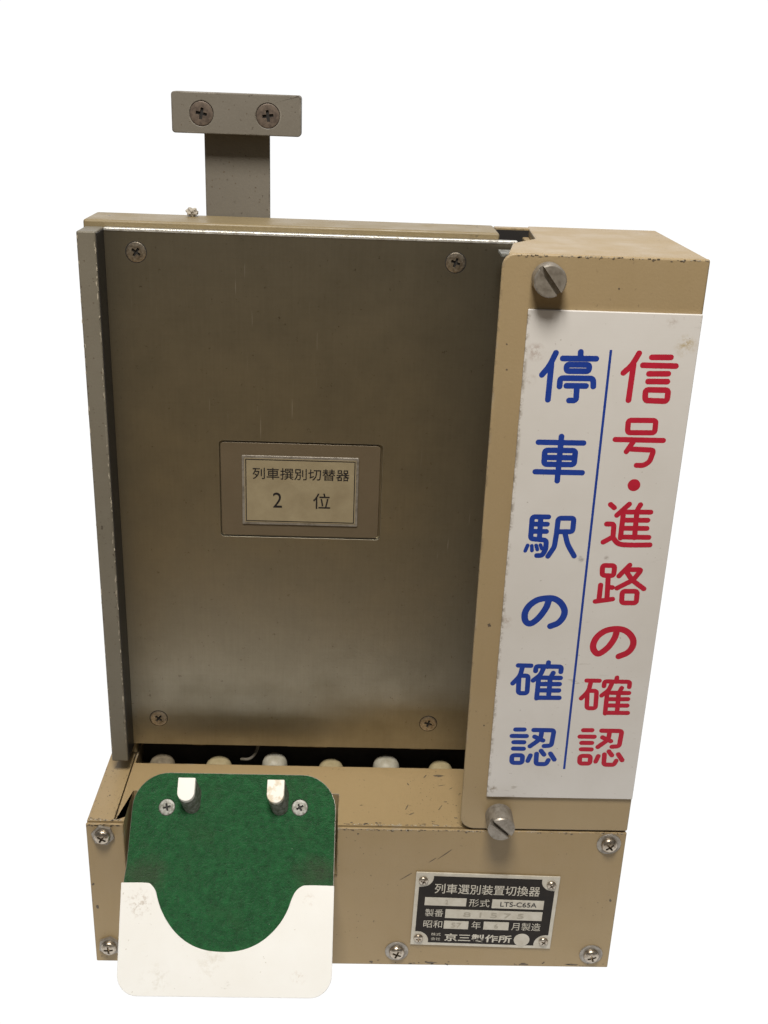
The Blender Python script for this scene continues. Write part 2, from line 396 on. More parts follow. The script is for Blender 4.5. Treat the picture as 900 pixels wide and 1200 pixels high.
def holes(spots, r, y, depth):
    out = []
    for x, z in spots:
        bm = bmesh.new()
        bmesh.ops.create_cone(bm, cap_ends=True, segments=32, radius1=r, radius2=r, depth=0.02)
        for v in bm.verts: v.co = Vector((x + v.co.x, y + depth - 0.01 - v.co.z, z + v.co.y))
        out.append(mesh_of(bm))
    return out
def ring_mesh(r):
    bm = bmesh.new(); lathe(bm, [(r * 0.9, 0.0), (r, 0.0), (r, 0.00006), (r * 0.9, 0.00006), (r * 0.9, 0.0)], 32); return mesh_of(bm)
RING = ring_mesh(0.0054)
# ---- base box: body with ticket pocket, slot and lid seam cut out, front panel in front
PX0, PX1, PZ = 0.0205, 0.1385, 0.0640
base = cut(boxmesh(0.0003, 0.2997, 0.0022, 0.1, 0.0, 0.0980), [
    boxmesh(PX0, PX1, -0.01, 0.0300, PZ, 0.2),
    boxmesh(0.0165, 0.2200, 0.0568, 0.0800, 0.060, 0.2),
    boxmesh(0.0147, 0.0155, 0.0030, 0.0700, 0.0945, 0.2),
    boxmesh(0.0147, 0.0203, 0.0062, 0.0068, 0.0955, 0.2)])
ob = obj('base_box', base, M['beige'], U, 0.0007)
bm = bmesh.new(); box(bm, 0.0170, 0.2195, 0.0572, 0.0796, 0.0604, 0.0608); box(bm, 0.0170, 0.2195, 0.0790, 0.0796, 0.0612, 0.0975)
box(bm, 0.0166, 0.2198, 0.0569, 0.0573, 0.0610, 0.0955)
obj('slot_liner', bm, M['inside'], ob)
panel = cut(boxmesh(0.0, 0.3, 0.0, 0.0018, 0.0, 0.0974), [boxmesh(PX0, PX1, -0.01, 0.0300, PZ, 0.2)])
obj('front_panel', panel, M['beige'], ob, 0.0006)
# side cheeks of the pocket
for (x, z, hexhead, sp) in ((0.0093, 0.0908, True, 20), (0.0084, 0.0123, True, -15), (0.2905, 0.0901, False, 40), (0.1747, 0.0108, False, 10), (0.2890, 0.0102, False, -30)):
    w = obj('washer', HEX if hexhead else WASH, M['nickel'], ob, loc=(x, 0, z), rot=face_rot(sp))
    obj('screw', PAN, M['screw'], ob, loc=(x, -0.0017 if hexhead else -0.0007, z), rot=face_rot(sp + 12))

# ---- six round rubber bumpers looking out of the slot
for i, (x, top, mat) in enumerate(((0.0305, 0.0962, 'rubber_dusty'), (0.0648, 0.0955, 'rubber_yellow'), (0.0989, 0.0988, 'rubber'), (0.1332, 0.0950, 'rubber_yellow'), (0.1669, 0.0985, 'rubber'), (0.2004, 0.0952, 'rubber_yellow'))):
    bm = bmesh.new()
    lathe(bm, [(0, 0.0), (0.0028, 0.0), (0.0048, -0.0007), (0.0066, -0.0022), (0.0076, -0.0042), (0.0080, -0.0068), (0.0078, -0.0095), (0.0066, -0.0120), (0.0040, -0.0135), (0.0036, -0.035), (0, -0.035)], 32)
    me = mesh_of(bm)
    for v in me.vertices:
        v.co.x *= 1 + 0.03 * math.sin(i * 2.1)
    obj('rubber_bumper', me, M[mat], U, loc=(x, 0.0662, top - 0.0005),
        label={0: 'bumper grey with dust', 2: 'paler bumper standing higher', 4: 'paler bumper standing higher'}.get(i))

# ---- housing behind the door panel, side channel at its left
hs = cut(boxmesh(0.0042, 0.2125, 0.0655, 0.0962, 0.0984, 0.4132), [boxmesh(0.016, 0.214, 0.0600, 0.0935, 0.050, 0.4090)])
hb = obj('housing', hs, M['beige_dirty'], U, 0.0016, 3)
bm = bmesh.new(); box(bm, 0.0053, 0.0146, 0.0460, 0.0652, 0.1064, 0.4100)
sc_ = obj('side_channel', bm, M['grey_paint'], U, 0.0009, 3)
bm = bmesh.new(); box(bm, 0.01461, 0.0150, 0.0470, 0.0652, 0.1068, 0.4090); obj('channel_shade_strip', bm, M['shade_dark_steel'], sc_)  # near-black strip, shade of the channel's unlit inner side put into colour
bm = bmesh.new(); box(bm, 0.2127, 0.2316, 0.0905, 0.0961, 0.0984, 0.4128); obj('rear_strip', bm, M['beige'], hb, 0.0005)
bm = bmesh.new(); box(bm, 0.2127, 0.2272, 0.0656, 0.0895, 0.3850, 0.3895); box(bm, 0.2126, 0.2316, 0.0893, 0.0904, 0.3850, 0.4118); obj('gap_shade_sheet', bm, M['dark'], hb)  # dark sheets added to paint the shade down in the open gap

# ---- brushed steel door panel: a shallow tray with rounded bends, label recess pressed in
ym = 0.0620
r = 0.0065
bm = bmesh.new(); box(bm, 0.0150, 0.2212, ym, 0.0652, 0.1082, 0.4095)
RX0, RX1, RZ0, RZ1 = 0.0698, 0.1577, 0.2450, 0.3008
def rrect(x0, x1, z0, z1, r, n=5):
    return arc(x1 - r, z1 - r, r, 0, 90, n) + arc(x0 + r, z1 - r, r, 90, 180, n) + arc(x0 + r, z0 + r, r, 180, 270, n) + arc(x1 - r, z0 + r, r, 270, 360, n)
cb = bmesh.new(); prism(cb, rrect(RX0, RX1, RZ0, RZ1, 0.002), 0.05, ym + 0.0019, 'Y')
cutters = [mesh_of(cb)] + holes([(x, z) for x in (0.0306, 0.1908) for z in (0.3984, 0.1262)], 0.00505, ym, 0.0017)
door = cut(mesh_of(bm), cutters)
dp = obj('door_panel', door, M['steel'], U, 0.0002)
bm = bmesh.new(); box(bm, 0.0150, 0.2214, ym - 0.0005, ym + 0.0034, 0.4084, 0.4100); obj('bright_edge', bm, M['edge'], dp, 0.0005)
for x, z, a in ((0.0306, 0.3984, 35), (0.1908, 0.3984, 20), (0.0306, 0.1262, 40), (0.1908, 0.1262, 15)):
    obj('screw_ring', RING, M['dark'], dp, loc=(x, ym, z), rot=FACE)
    obj('screw', FLAT, M['screw'], dp, loc=(x, ym - 0.0001, z), rot=face_rot(a))
    obj('recess_shade', CROSS_SHADE, M['dark'], dp, loc=(x, ym - 0.0001, z), rot=face_rot(a))
# centre label: cream plate, silver rim, black line, writing
ly = ym + 0.0019
lab = empty('label_plate', (0.1134, ly, 0.2726), parent=U)
def on_label(name, me, mat, dy=0.0, **kw):
    o = obj(name, me, mat, lab, **kw); o.rotation_euler = FACE; o.location = (0, -dy, 0); return o
LW, LH = 0.0316, 0.0200
bm = bmesh.new(); prism(bm, rrect(-0.0432, 0.0432, -0.0271, 0.0271, 0.0022), 0, 0.0012, 'Z'); on_label('base', bm, M['brown_base'], 0.0, bevel=0.0005)
bm = bmesh.new(); prism(bm, rrect(-LW, LW, -LH, LH, 0.0006), 0, 0.0019, 'Z'); on_label('rim', bm, M['nickel'], bevel=0.0002)
bm = bmesh.new(); prism(bm, rrect(-LW + .0014, LW - .0014, -LH + .0014, LH - .0014, 0.0003), 0, 0.0001, 'Z'); on_label('card', bm, M['label'], 0.00192)
bm = bmesh.new()
a, b, w = LW - 0.0019, LH - 0.0019, 0.0005
for q in ((-a, a, b - w, b), (-a, a, -b, -b + w), (-a, -a + w, -b + w, b - w), (a - w, a, -b + w, b - w)): box(bm, q[0], q[1], q[2], q[3], 0, 0.00004)
on_label('border_line', bm, M['black'], 0.00204)
me = join([text_mesh('列車撰別切替器', 0.0525, 0.0066, 0.0004, 0.0100, bold=0.004), text_mesh('2', 0.0050, 0.0088, -0.0124, -0.0053, bold=0.0), text_mesh('位', 0.0094, 0.0092, 0.0118, -0.0053, bold=0.004)])
on_label('lettering', me, M['black'], 0.00206)

# small tongues of the frame showing under the door panel, and the loose grey wire
for xa, xb in ((0.0497, 0.0574), (0.1067, 0.1305), (0.1807, 0.1900)):
    bm = bmesh.new(); box(bm, xa, xb, 0.0636, 0.0650, 0.1068, 0.1120); obj('frame_tongue', bm, M['beige'], hb)
cu = bpy.data.curves.new('wire', 'CURVE'); cu.dimensions = '3D'; cu.bevel_depth = 0.0009; cu.bevel_resolution = 3
sp = cu.splines.new('BEZIER'); pts = [(0.0885, 0.0700, 0.1150), (0.0882, 0.0695, 0.1015), (0.0840, 0.0680, 0.0950), (0.0780, 0.0690, 0.0935)]
sp.bezier_points.add(len(pts) - 1)
for p, q in zip(sp.bezier_points, pts): p.co = q; p.handle_left_type = p.handle_right_type = 'AUTO'
tmp = bpy.data.objects.new('t', cu); C.objects.link(tmp); dg = bpy.context.evaluated_depsgraph_get(); dg.update()
me = bpy.data.meshes.new_from_object(tmp.evaluated_get(dg)); bpy.data.objects.remove(tmp); me.materials.clear()
obj('wire', me, M['grey_paint'], hb)

# ---- hanging bracket on the back: flat stem, cross bar, two screws
bm = bmesh.new(); box(bm, 0.0613, 0.0948, 0.0966, 0.0990, 0.3300, 0.4720)
br = obj('hanging_bracket', bm, M['handle_paint'], U, 0.0005)
bm = bmesh.new(); prism(bm, rrect(0.0467, 0.1112, 0.4543, 0.4738, 0.0016, 4), 0.0860, 0.0965, 'Y')
bb = obj('cross_bar', cut(mesh_of(bm), holes([(0.0616, 0.4638), (0.0947, 0.4638)], 0.0059, 0.0860, 0.0017)), M['handle_paint'], br, 0.0011, 3); bb.modifiers['bevel'].angle_limit = R(80); bb.rotation_euler = (0, 0, 0)
for x, z, a in ((0.0616, 0.4638, 10), (0.0947, 0.4638, -8)):
    obj('screw', FLAT_H, M['brown_screw'], br, loc=(x, 0.0860, z), rot=face_rot(a))
    obj('recess_shade', CROSS_SHADE_H, M['dark'], br, loc=(x, 0.0860, z), rot=face_rot(a))

# ---- right hand cover with the sign
bm = bmesh.new()
prism(bm, [(0.2230, 0.0024), (0.2999, 0.0024), (0.2999, 0.0985), (0.2275, 0.0985), (0.2275, 0.0640), (0.2230, 0.0640)], 0.0986, 0.4085, 'Z')
prism(bm, [(0.2090, 0.0024), (0.2999, 0.0024), (0.2999, 0.0985), (0.2312, 0.0985), (0.2285, 0.0520), (0.2150, 0.0340)], 0.4087, 0.4130, 'Z')
cv = obj('side_cover', bm, M['beige_cover'], U, 0.0007)
bm = bmesh.new()
prism(bm, [(0.3, 0.0986), (0.3, 0.4133)] + arc(0.2062 + 0.006, 0.4133 - 0.006, 0.006, 90, 180, 6) + arc(0.2062 + 0.008, 0.0986 + 0.008, 0.008, 180, 270, 8), -0.0002, 0.0022, 'Y')
obj('cover_face', bm, M['beige_cover'], cv, 0.0011, 3)
bm = bmesh.new(); box(bm, 0.2222, 0.2230, 0.0026, 0.0618, 0.1004, 0.4060)
obj('cover_shade_sheet', bm, M['shade_dark_steel'], cv)  # unseen dark sheet, added so the steel panel mirrors darkness
bm = bmesh.new(); box(bm, 0.2078, 0.2225, 0.0026, 0.0040, 0.1010, 0.4080); box(bm, 0.2078, 0.2090, 0.0040, 0.0075, 0.1070, 0.4080)
obj('rolled_edge', bm, M['shade_dark_steel'], cv, 0.0003)
bm = bmesh.new(); box(bm, 0.2110, 0.2205, 0.0420, 0.0560, 0.4050, 0.4066); obj('clip_plate', bm, M['dull_screw'], cv, 0.0004)

# thumb screws: knurled cylinders with a diagonal slot
def thumb(x, z, L, a):
    bm = bmesh.new(); r = 0.0074; n = 72; prof = [(0.0046, 0.0), (0.0046, 0.0016), (r, 0.0018), (r, L - 0.0008), (r - 0.0007, L), (0, L)]
    lathe(bm, [(0, 0)] + prof, n)
    for v in bm.verts:
        if abs(math.hypot(v.co.x, v.co.y) - r) < 1e-5:
            f = 1 - (0.018 if round(math.atan2(v.co.y, v.co.x) / (2 * math.pi) * n) % 2 else 0)
            v.co.x *= f; v.co.y *= f
    me = cut(mesh_of(bm, angle=60), [boxmesh(-0.01, 0.01, -0.0011, 0.0011, L - 0.0030, L + 0.01)])
    o = obj('thumb_screw', me, M['nickel'], cv, loc=(x, -0.0002, z), rot=(R(90), 0, 0))
    o.rotation_mode = 'QUATERNION'
    o.rotation_quaternion = (Matrix.Rotation(R(90), 3, 'X') @ Matrix.Rotation(R(a), 3, 'Z')).to_quaternion()
thumb(0.2268, 0.4030, 0.0105, -52); thumb(0.2268, 0.1100, 0.0150, -42)

# sign board
SY = -0.0017
bm = bmesh.new(); box(bm, 0.2194, 0.2997, SY, -0.0002, 0.1213, 0.3887)
sg = obj('sign_board', bm, M['sign'], U, 0.0005, label='white sign with blue and red Japanese lettering')

def smooth_path(kind, pts):
    P = [Vector(p) for p in pts]
    if kind in ('l', 't'): return P, False
    if kind == 's':
        out = []
        Q = [P[0] * 2 - P[1]] + P + [P[-1] * 2 - P[-2]]
        for i in range(1, len(Q) - 2):
            for s in range(5):
                u = s / 5
                out.append(0.5 * ((2 * Q[i]) + (Q[i + 1] - Q[i - 1]) * u + (2 * Q[i - 1] - 5 * Q[i] + 4 * Q[i + 1] - Q[i + 2]) * u * u + (-Q[i - 1] + 3 * Q[i] - 3 * Q[i + 1] + Q[i + 2]) * u ** 3))
        return out + [P[-1]], False
    closed = kind == 'o'; out = []; n = len(P)
    for i in range(n):
        if not closed and i in (0, n - 1): out.append(P[i]); continue
        a, b, c = P[i - 1], P[i], P[(i + 1) % n]
        r = min(150e-5, (a - b).length * 0.42, (c - b).length * 0.42)
        p, q = b + (a - b).normalized() * r, b + (c - b).normalized() * r
        for s in range(6):
            u = s / 5; out.append(p * (1 - u) ** 2 + b * 2 * u * (1 - u) + q * u * u)
    return out, closed
def stroke_mesh(chars, base_y):
    """rounded strokes as thin print; every piece sits a hair above the one before it"""
    bm = bmesh.new(); lift = 0
    for key, w, strokes in chars:
        lift = 0
        for kind, pts in strokes:
            path, closed = smooth_path(kind, [(a * 1e-5, b * 1e-5) for a, b in pts])
            hw = w * 1e-5 / 2 * 1.25 * (0.72 if kind == 't' else 1)
            n = len(path)
            # one ribbon per stroke with round caps
            L, Rr = [], []
            for i, p in enumerate(path):
                a = path[i - 1] if (i > 0 or closed) else p
                b = path[(i + 1) % n] if (i < n - 1 or closed) else p
                d = (b - a).normalized(); nn = Vector((-d.y, d.x))
                L.append(p + nn * hw); Rr.append(p - nn * hw)
            y = base_y - 0.00002 - lift * 0.000006; lift += 1
            rise = 0.0000035 / n        # a stroke that crosses itself passes over its own start
            vl = [bm.verts.new((p.x, y - i * rise, p.y)) for i, p in enumerate(L)]; vr = [bm.verts.new((p.x, y - i * rise, p.y)) for i, p in enumerate(Rr)]
            for i in range(n if closed else n - 1):
                j = (i + 1) % n
                try: bm.faces.new((vl[i], vl[j], vr[j], vr[i]))
                except ValueError: pass
            if not closed:
                for e, nx, sgn in ((0, 1, -1), (n - 1, n - 2, -1)):
                    p = path[e]; d = (path[e] - path[nx]).normalized(); a0 = math.atan2(d.y, d.x)
                    vs_ = [bm.verts.new((p.x + hw * math.cos(a0 + t_), y - e * rise, p.y + hw * math.sin(a0 + t_))) for t_ in [math.pi / 2 - math.pi * k_ / 10 for k_ in range(11)]]
                    bm.faces.new(vs_)
    me = bpy.data.meshes.new('strokes'); bm.to_mesh(me); bm.free(); return me
GLYPHS = [
    ('shin', 220, [('s',[(27244,36994),(26974,36441),(26622,36044)]),('l',[(27051,36464),(27020,34740)]),('l',[(27863,36824),(28744,36848)]),('l',[(27493,36437),(29031,36444)]),('l',[(27824,36040),(28722,36068)]),('l',[(27831,35672),(28732,35692)]),('o',[(27761,35272),(28836,35284),(28839,34745),(27798,34755)])]),
    ('gou', 210, [('o',[(27134,33760),(28446,33787),(28464,33177),(27163,33147)]),('l',[(26620,32790),(28923,32807)]),('l',[(27499,32709),(27224,32199)]),('r',[(27434,32334),(28536,32310),(28405,31722),(28133,31519),(27793,31522)])]),
    ('shinn', 210, [('l',[(26776,29461),(26976,29296)]),('l',[(27694,29505),(27148,28904)]),('l',[(27458,29130),(27467,27697)]),('l',[(27639,29090),(28795,29113)]),('l',[(27480,28656),(28702,28681)]),('l',[(27510,28225),(28715,28249)]),('l',[(27481,27757),(28869,27772)]),('l',[(28242,29489),(28111,29193),(28163,27739)]),('r',[(26704,28430),(27062,28440),(27092,27709)]),('l',[(27059,27731),(26636,27458)]),('s',[(27069,27755),(27372,27418),(27850,27339),(28976,27370)])]),
    ('ro', 210, [('o',[(26752,26192),(27361,26194),(27366,25629),(26783,25642)]),('l',[(27101,25612),(27178,24327)]),('l',[(27222,24998),(27376,24979)]),('l',[(26769,25106),(26781,24220)]),('l',[(26599,24177),(27464,24334)]),('l',[(28111,26243),(27638,25627)]),('r',[(28055,25992),(28733,26010),(28382,25434),(27618,24952)]),('s',[(28033,25817),(28363,25409),(28983,24950)]),('o',[(27906,24787),(28667,24807),(28692,24145),(27948,24135)])]),
    ('nor', 270, [('s',[(27899,22543),(27819,22095),(27567,21591),(27250,21258),(27037,21177),(26811,21422),(26773,21771),(26928,22172),(27287,22502),(27756,22638),(28200,22600),(28556,22387),(28800,22021),(28804,21622),(28581,21266),(28163,21045)])]),
    ('nob', 270, [('s',[(24234,24153),(24140,23765),(23880,23272),(23603,22948),(23351,22829),(23139,23009),(23091,23422),(23264,23838),(23626,24161),(24049,24283),(24482,24280),(24852,24049),(25087,23644),(25060,23254),(24831,22906),(24456,22710)])]),
    ('kar', 200, [('l',[(26653,19570),(27326,19571)]),('s',[(26885,19498),(26795,18955),(26475,18481)]),('o',[(26759,18954),(27244,18966),(27297,17900),(26832,17889)]),('l',[(28221,19787),(28206,19531)]),('r',[(27598,19259),(27598,19547),(28932,19548),(28933,19240)]),('s',[(27994,19423),(27858,19033),(27536,18688)]),('l',[(27811,18851),(27840,17598)]),('l',[(27877,18868),(28959,18873)]),('l',[(27876,18478),(28950,18499)]),('l',[(27897,18093),(28961,18108)]),('l',[(27871,17641),(29038,17658)]),('l',[(28541,19168),(28419,18865),(28468,17665)])]),
    ('kab', 210, [('l',[(22998,20381),(23664,20382)]),('s',[(23226,20311),(23123,19775),(22795,19306)]),('o',[(23088,19774),(23569,19786),(23596,18733),(23134,18722)]),('l',[(24556,20597),(24535,20343)]),('r',[(23927,20074),(23933,20359),(25254,20361),(25248,20056)]),('s',[(24322,20237),(24179,19852),(23851,19511)]),('l',[(24128,19672),(24126,18435)]),('l',[(24193,19689),(25266,19694)]),('l',[(24183,19304),(25248,19325)]),('l',[(24195,18923),(25249,18939)]),('l',[(24158,18477),(25314,18495)]),('l',[(24858,19986),(24730,19686),(24750,18502)])]),
    ('nir', 210, [('l',[(26802,16529),(27263,16540)]),('l',[(26652,16125),(27431,16132)]),('l',[(26784,15735),(27335,15743)]),('l',[(26804,15330),(27357,15332)]),('o',[(26778,14906),(27355,14919),(27375,14428),(26805,14426)]),('r',[(27777,16525),(28867,16529),(28829,15566),(28441,15530)]),('s',[(28213,16520),(28159,15982),(27684,15497)]),('l',[(27869,16110),(28346,15879)]),('l',[(27771,14918),(27670,14571)]),('r',[(28096,15034),(28128,14379),(28676,14380),(28775,14640)]),('l',[(28314,15229),(28503,14989)]),('l',[(28842,15062),(29095,14686)])]),
    ('nib', 210, [('l',[(23177,16488),(23636,16498)]),('l',[(23018,16084),(23794,16091)]),('l',[(23141,15695),(23690,15702)]),('l',[(23150,15290),(23701,15292)]),('o',[(23116,14867),(23690,14880),(23699,14389),(23131,14387)]),('r',[(24148,16484),(25234,16488),(25174,15526),(24787,15490)]),('s',[(24582,16478),(24516,15941),(24032,15456)]),('l',[(24230,16069),(24700,15838)]),('l',[(24105,14878),(23996,14532)]),('r',[(24431,14994),(24447,14340),(24993,14341),(25099,14601)]),('l',[(24653,15189),(24836,14949)]),('l',[(25175,15022),(25418,14646)])]),
    ('tei', 220, [('s',[(23387,36894),(23139,36282),(22830,35834)]),('l',[(23226,36365),(23219,34646)]),('l',[(24532,36970),(24543,36749)]),('l',[(23728,36643),(25282,36675)]),('o',[(23935,36359),(25000,36380),(25000,36076),(23957,36052)]),('r',[(23706,35308),(23700,35710),(25244,35736),(25286,35357)]),('l',[(24023,35351),(24940,35367)]),('r',[(24517,35345),(24547,34657),(24218,34647)])]),
    ('sha', 220, [('l',[(22964,32545),(25122,32566)]),('l',[(24037,32863),(24048,30613)]),('l',[(22941,31050),(25213,31063)]),('o',[(23306,32157),(24776,32178),(24779,31465),(23330,31444)]),('l',[(23360,31792),(24756,31811)])]),
    ('eki', 210, [('r',[(23801,28720),(23004,28711),(23022,27533),(23806,27481),(23823,26974),(23662,26645),(23407,26638)]),('l',[(23046,28323),(23770,28334)]),('l',[(23059,27937),(23763,27947)]),('l',[(23423,28678),(23456,27517)]),('t',[(22904,27180),(22811,26877)]),('t',[(23114,27163),(23145,26900)]),('t',[(23328,27192),(23408,26963)]),('t',[(23537,27220),(23628,27015)]),('r',[(23963,26616),(24234,27124),(24279,27861),(24285,28670),(25057,28692),(25062,27974),(24304,27953)]),('s',[(24690,27895),(24899,27281),(25272,26665)])]),
]
RED = {'shin', 'gou', 'shinn', 'ro', 'nor', 'kar', 'nir'}
for g in GLYPHS:
    obj('character', stroke_mesh([g], SY), M['red'] if g[0] in RED else M['blue'], sg)
bm = bmesh.new(); lathe(bm, [(0, 0), (0.0031, 0), (0.0031, 0.00004), (0, 0.00004)], 28)
obj('middle_dot', bm, M['red'], sg, loc=(0.2780, SY - 0.00001, 0.3050), rot=FACE)
bm = bmesh.new(); prism(bm, [(0.2586, 0.3711), (0.2598, 0.3711), (0.2607, 0.1405), (0.2595, 0.1405)], SY - 0.00005, SY + 0.0001, 'Y')
obj('divider_line', bm, M['blue'], sg)

# ---- maker's plate
NP = empty('maker_plate', (0.2239, 0, 0.0417), parent=U); NP.rotation_euler = (0, R(1.3), 0)
def on_np(name, me, mat, dy, **kw):
    o = obj(name, me, mat, NP, **kw); o.rotation_euler = FACE; o.location = (0, -dy, 0); return o
def uv(u, v): return (u / 1000 - 0.041, 0.0262 - v / 1000)
bm = bmesh.new(); box(bm, -0.0410, 0.0410, -0.0262, 0.0262, 0, 0.0009); on_np('plate', bm, M['alu'], 0.0001, bevel=0.0003)
hx, hz, nr = 0.0388, 0.0240, 0.0068
pts = []
for sx, sz, a0 in ((1, 1, -90), (-1, 1, 0), (-1, -1, 90), (1, -1, 180)):
    # concave corner round each rivet, softened where it meets the sides
    cx, cz = sx * (hx - 0.0012), sz * (hz - 0.0012)
    arcp = arc(cx, cz, nr, {(1, 1): 280, (-1, 1): 10, (-1, -1): 100, (1, -1): 190}[(sx, sz)], {(1, 1): 170, (-1, 1): -100, (-1, -1): -10, (1, -1): 80}[(sx, sz)], 8)
    pts += [(min(max(a, -hx), hx), min(max(b, -hz), hz)) for a, b in arcp]
clean = []
for p in pts:
    if not clean or (Vector(p) - Vector(clean[-1])).length > 1e-5: clean.append(p)
bm = bmesh.new(); prism(bm, clean, 0, 0.00008, 'Z'); on_np('black_field', bm, M['plate_black'], 0.00102)
for u, v, a in ((4.4, 5.6, 20), (77.4, 5.8, 50), (4.4, 47.2, 0), (77.4, 46.8, 35)):
    x, z = uv(u, v); obj('rivet', RIVET, M['screw'], NP, loc=(x, -0.0010, z), rot=face_rot(a))
bm = bmesh.new()
def ubox(u0, u1, v0, v1):
    a, b = uv(u0, v0), uv(u1, v1); box(bm, a[0], b[0], b[1], a[1], 0, 0.00005)
for q in ((6.2, 30, 17.2, 23.0), (44.8, 74.6, 17.2, 23.6), (18.6, 74.6, 25.4, 31.8), (18.4, 32.6, 33.8, 39.6), (41.4, 56.0, 33.6, 39.4)): ubox(*q)
c_ = uv(64.6, 46.2); lathe_bm = bmesh.new(); lathe(lathe_bm, [(0, 0), (0.0046, 0), (0.0046, 0.00005), (0, 0.00005)], 36)
for v in lathe_bm.verts: v.co.x += c_[0]; v.co.y += c_[1]
on_np('blank_field', join([mesh_of(bm), mesh_of(lathe_bm)]), M['alu'], 0.00115)
T = []
def tx(s, u0, u1, v0, v1, bold=0.0, gap=None):
    cx, cz = uv((u0 + u1) / 2, (v0 + v1) / 2); T.append(text_mesh(s, (u1 - u0) / 1000, (v1 - v0) / 1000, cx, cz, bold=bold, gap=gap))
tx('列車選別装置切換器', 11.2, 71.5, 7.2, 14.2, 0.006)
tx('形式', 31.6, 43.4, 17.4, 23.0); tx('製番', 7.0, 17.4, 25.6, 31.0); tx('昭和', 6.6, 17.4, 33.8, 39.2)
tx('年', 34.4, 39.8, 33.6, 39.2); tx('月製造', 57.6, 74.6, 33.6, 39.2)
tx('株式', 11.6, 17.2, 42.8, 45.0); tx('会社', 11.6, 17.2, 46.2, 48.4)
tx('京三製作所', 19.4, 58.6, 43.0, 48.8, 0.022)
on_np('lettering', join(T), M['alu'], 0.00116)
T = []; tx('LTS-C65A', 49.6, 70.6, 18.8, 22.2, 0.006); on_np('type_number', join(T), M['black'], 0.00125)
T = []; tx('2', 18.0, 19.6, 18.8, 21.8); tx('8 1 5 7 5', 29, 64, 27.2, 30.6); tx('57', 22.6, 28.4, 35.2, 38.6); tx('6', 47.6, 49.8, 35.2, 38.2)
on_np('stamped_number', join(T), M['stamp'], 0.00125)

# ---- tilted felt rest for the staff's timetable card
th = 0.803
FB = empty('felt_rest', (0.0237, -0.0524, 0.0281), parent=U)
# local X right, local Y up the slope, local Z out of the face
FB.rotation_euler = (math.pi / 2 - th, 0, 0)
W, H = 0.1136, 0.1172
def rrect4(x0, x1, y0, y1, rt, rb, n=10):
    return arc(x1 - rt, y1 - rt, rt, 0, 90, n) + arc(x0 + rt, y1 - rt, rt, 90, 180, n) + arc(x0 + rb, y0 + rb, rb, 180, 270, n) + arc(x1 - rb, y0 + rb, rb, 270, 360, n)
def rest_outline(m_, rt, rb):
    return arc(W - m_ - rt, H - m_ - rt, rt, 0, 90, 10) + arc(-0.0018 + m_ + rt, H - m_ - rt, rt, 90, 180, 10) + [(-0.0017 + m_, 0.066), (-0.0023 + m_, 0.058)] + arc(m_ + rb, m_ + rb, rb, 180, 270, 10) + arc(W - m_ - rb, m_ + rb, rb, 270, 360, 10)
bm = bmesh.new(); prism(bm, rest_outline(0.0, 0.0200, 0.0115), -0.0013, 0, 'Z')
obj('rest_plate', bm, M['nickel'], FB, 0.0003)
bm = bmesh.new(); prism(bm, rest_outline(0.0004, 0.0196, 0.0110), 0.00005, 0.0012, 'Z')
hole = bmesh.new()
for x, y in ((0.0180, 0.0975), (0.0930, 0.0985)):
    h_ = bmesh.ops.create_cone(hole, cap_ends=True, segments=24, radius1=0.0046, radius2=0.0046, depth=0.02)
    for v in h_['verts']: v.co += Vector((x, y, 0.0103))
obj('green_felt', cut(mesh_of(bm), [mesh_of(hole)]), M['felt'], FB, 0.0005)
lipc = [(-0.2, 56.6), (12.4, 56.7), (15.6, 55.6), (18.1, 52.6), (19.6, 48.6), (21.4, 44.2), (24.4, 39.0), (28.8, 33.4), (34.2, 28.6), (40.4, 25.0), (47.4, 22.8), (55.0, 22.0), (62.6, 22.2), (69.8, 23.8), (76.6, 27.0), (82.4, 31.6), (87.2, 37.2), (90.6, 43.4), (92.6, 49.2), (94.6, 53.2), (97.6, 55.8), (101.4, 56.6), (116.5, 56.5)]
lipc = [(-3.0, 56.6)] + [(a - 2.0, b) for a, b in lipc[1:-1]] + [(W * 1000 + 0.2, 56.5)]
lip = [(a / 1000, b / 1000) for a, b in lipc]
full = arc(0.0115 - 0.0003, 0.0115 - 0.0003, 0.0115, 180, 270, 10) + arc(W - 0.0115 + 0.0003, 0.0115 - 0.0003, 0.0115, 270, 360, 10)
# refine the curved edge with a spline
sp_, _ = smooth_path('s', lip)
outline = full + [(p.x, p.y) for p in reversed(sp_)]
bm = bmesh.new(); prism(bm, outline, 0.0014, 0.0027, 'Z')
obj('white_lip', bm, M['enamel'], FB, 0.0003)
for x, y, a in ((0.0180, 0.0975, 15), (0.0930, 0.0985, 30)):
    obj('screw', FLAT_T, M['dull_screw'], FB, loc=(x, y, 0.0012), rot=(0, 0, R(a)))
    obj('recess_shade', CROSS_SHADE_T, M['dark'], FB, loc=(x, y, 0.0012), rot=(0, 0, R(a)))
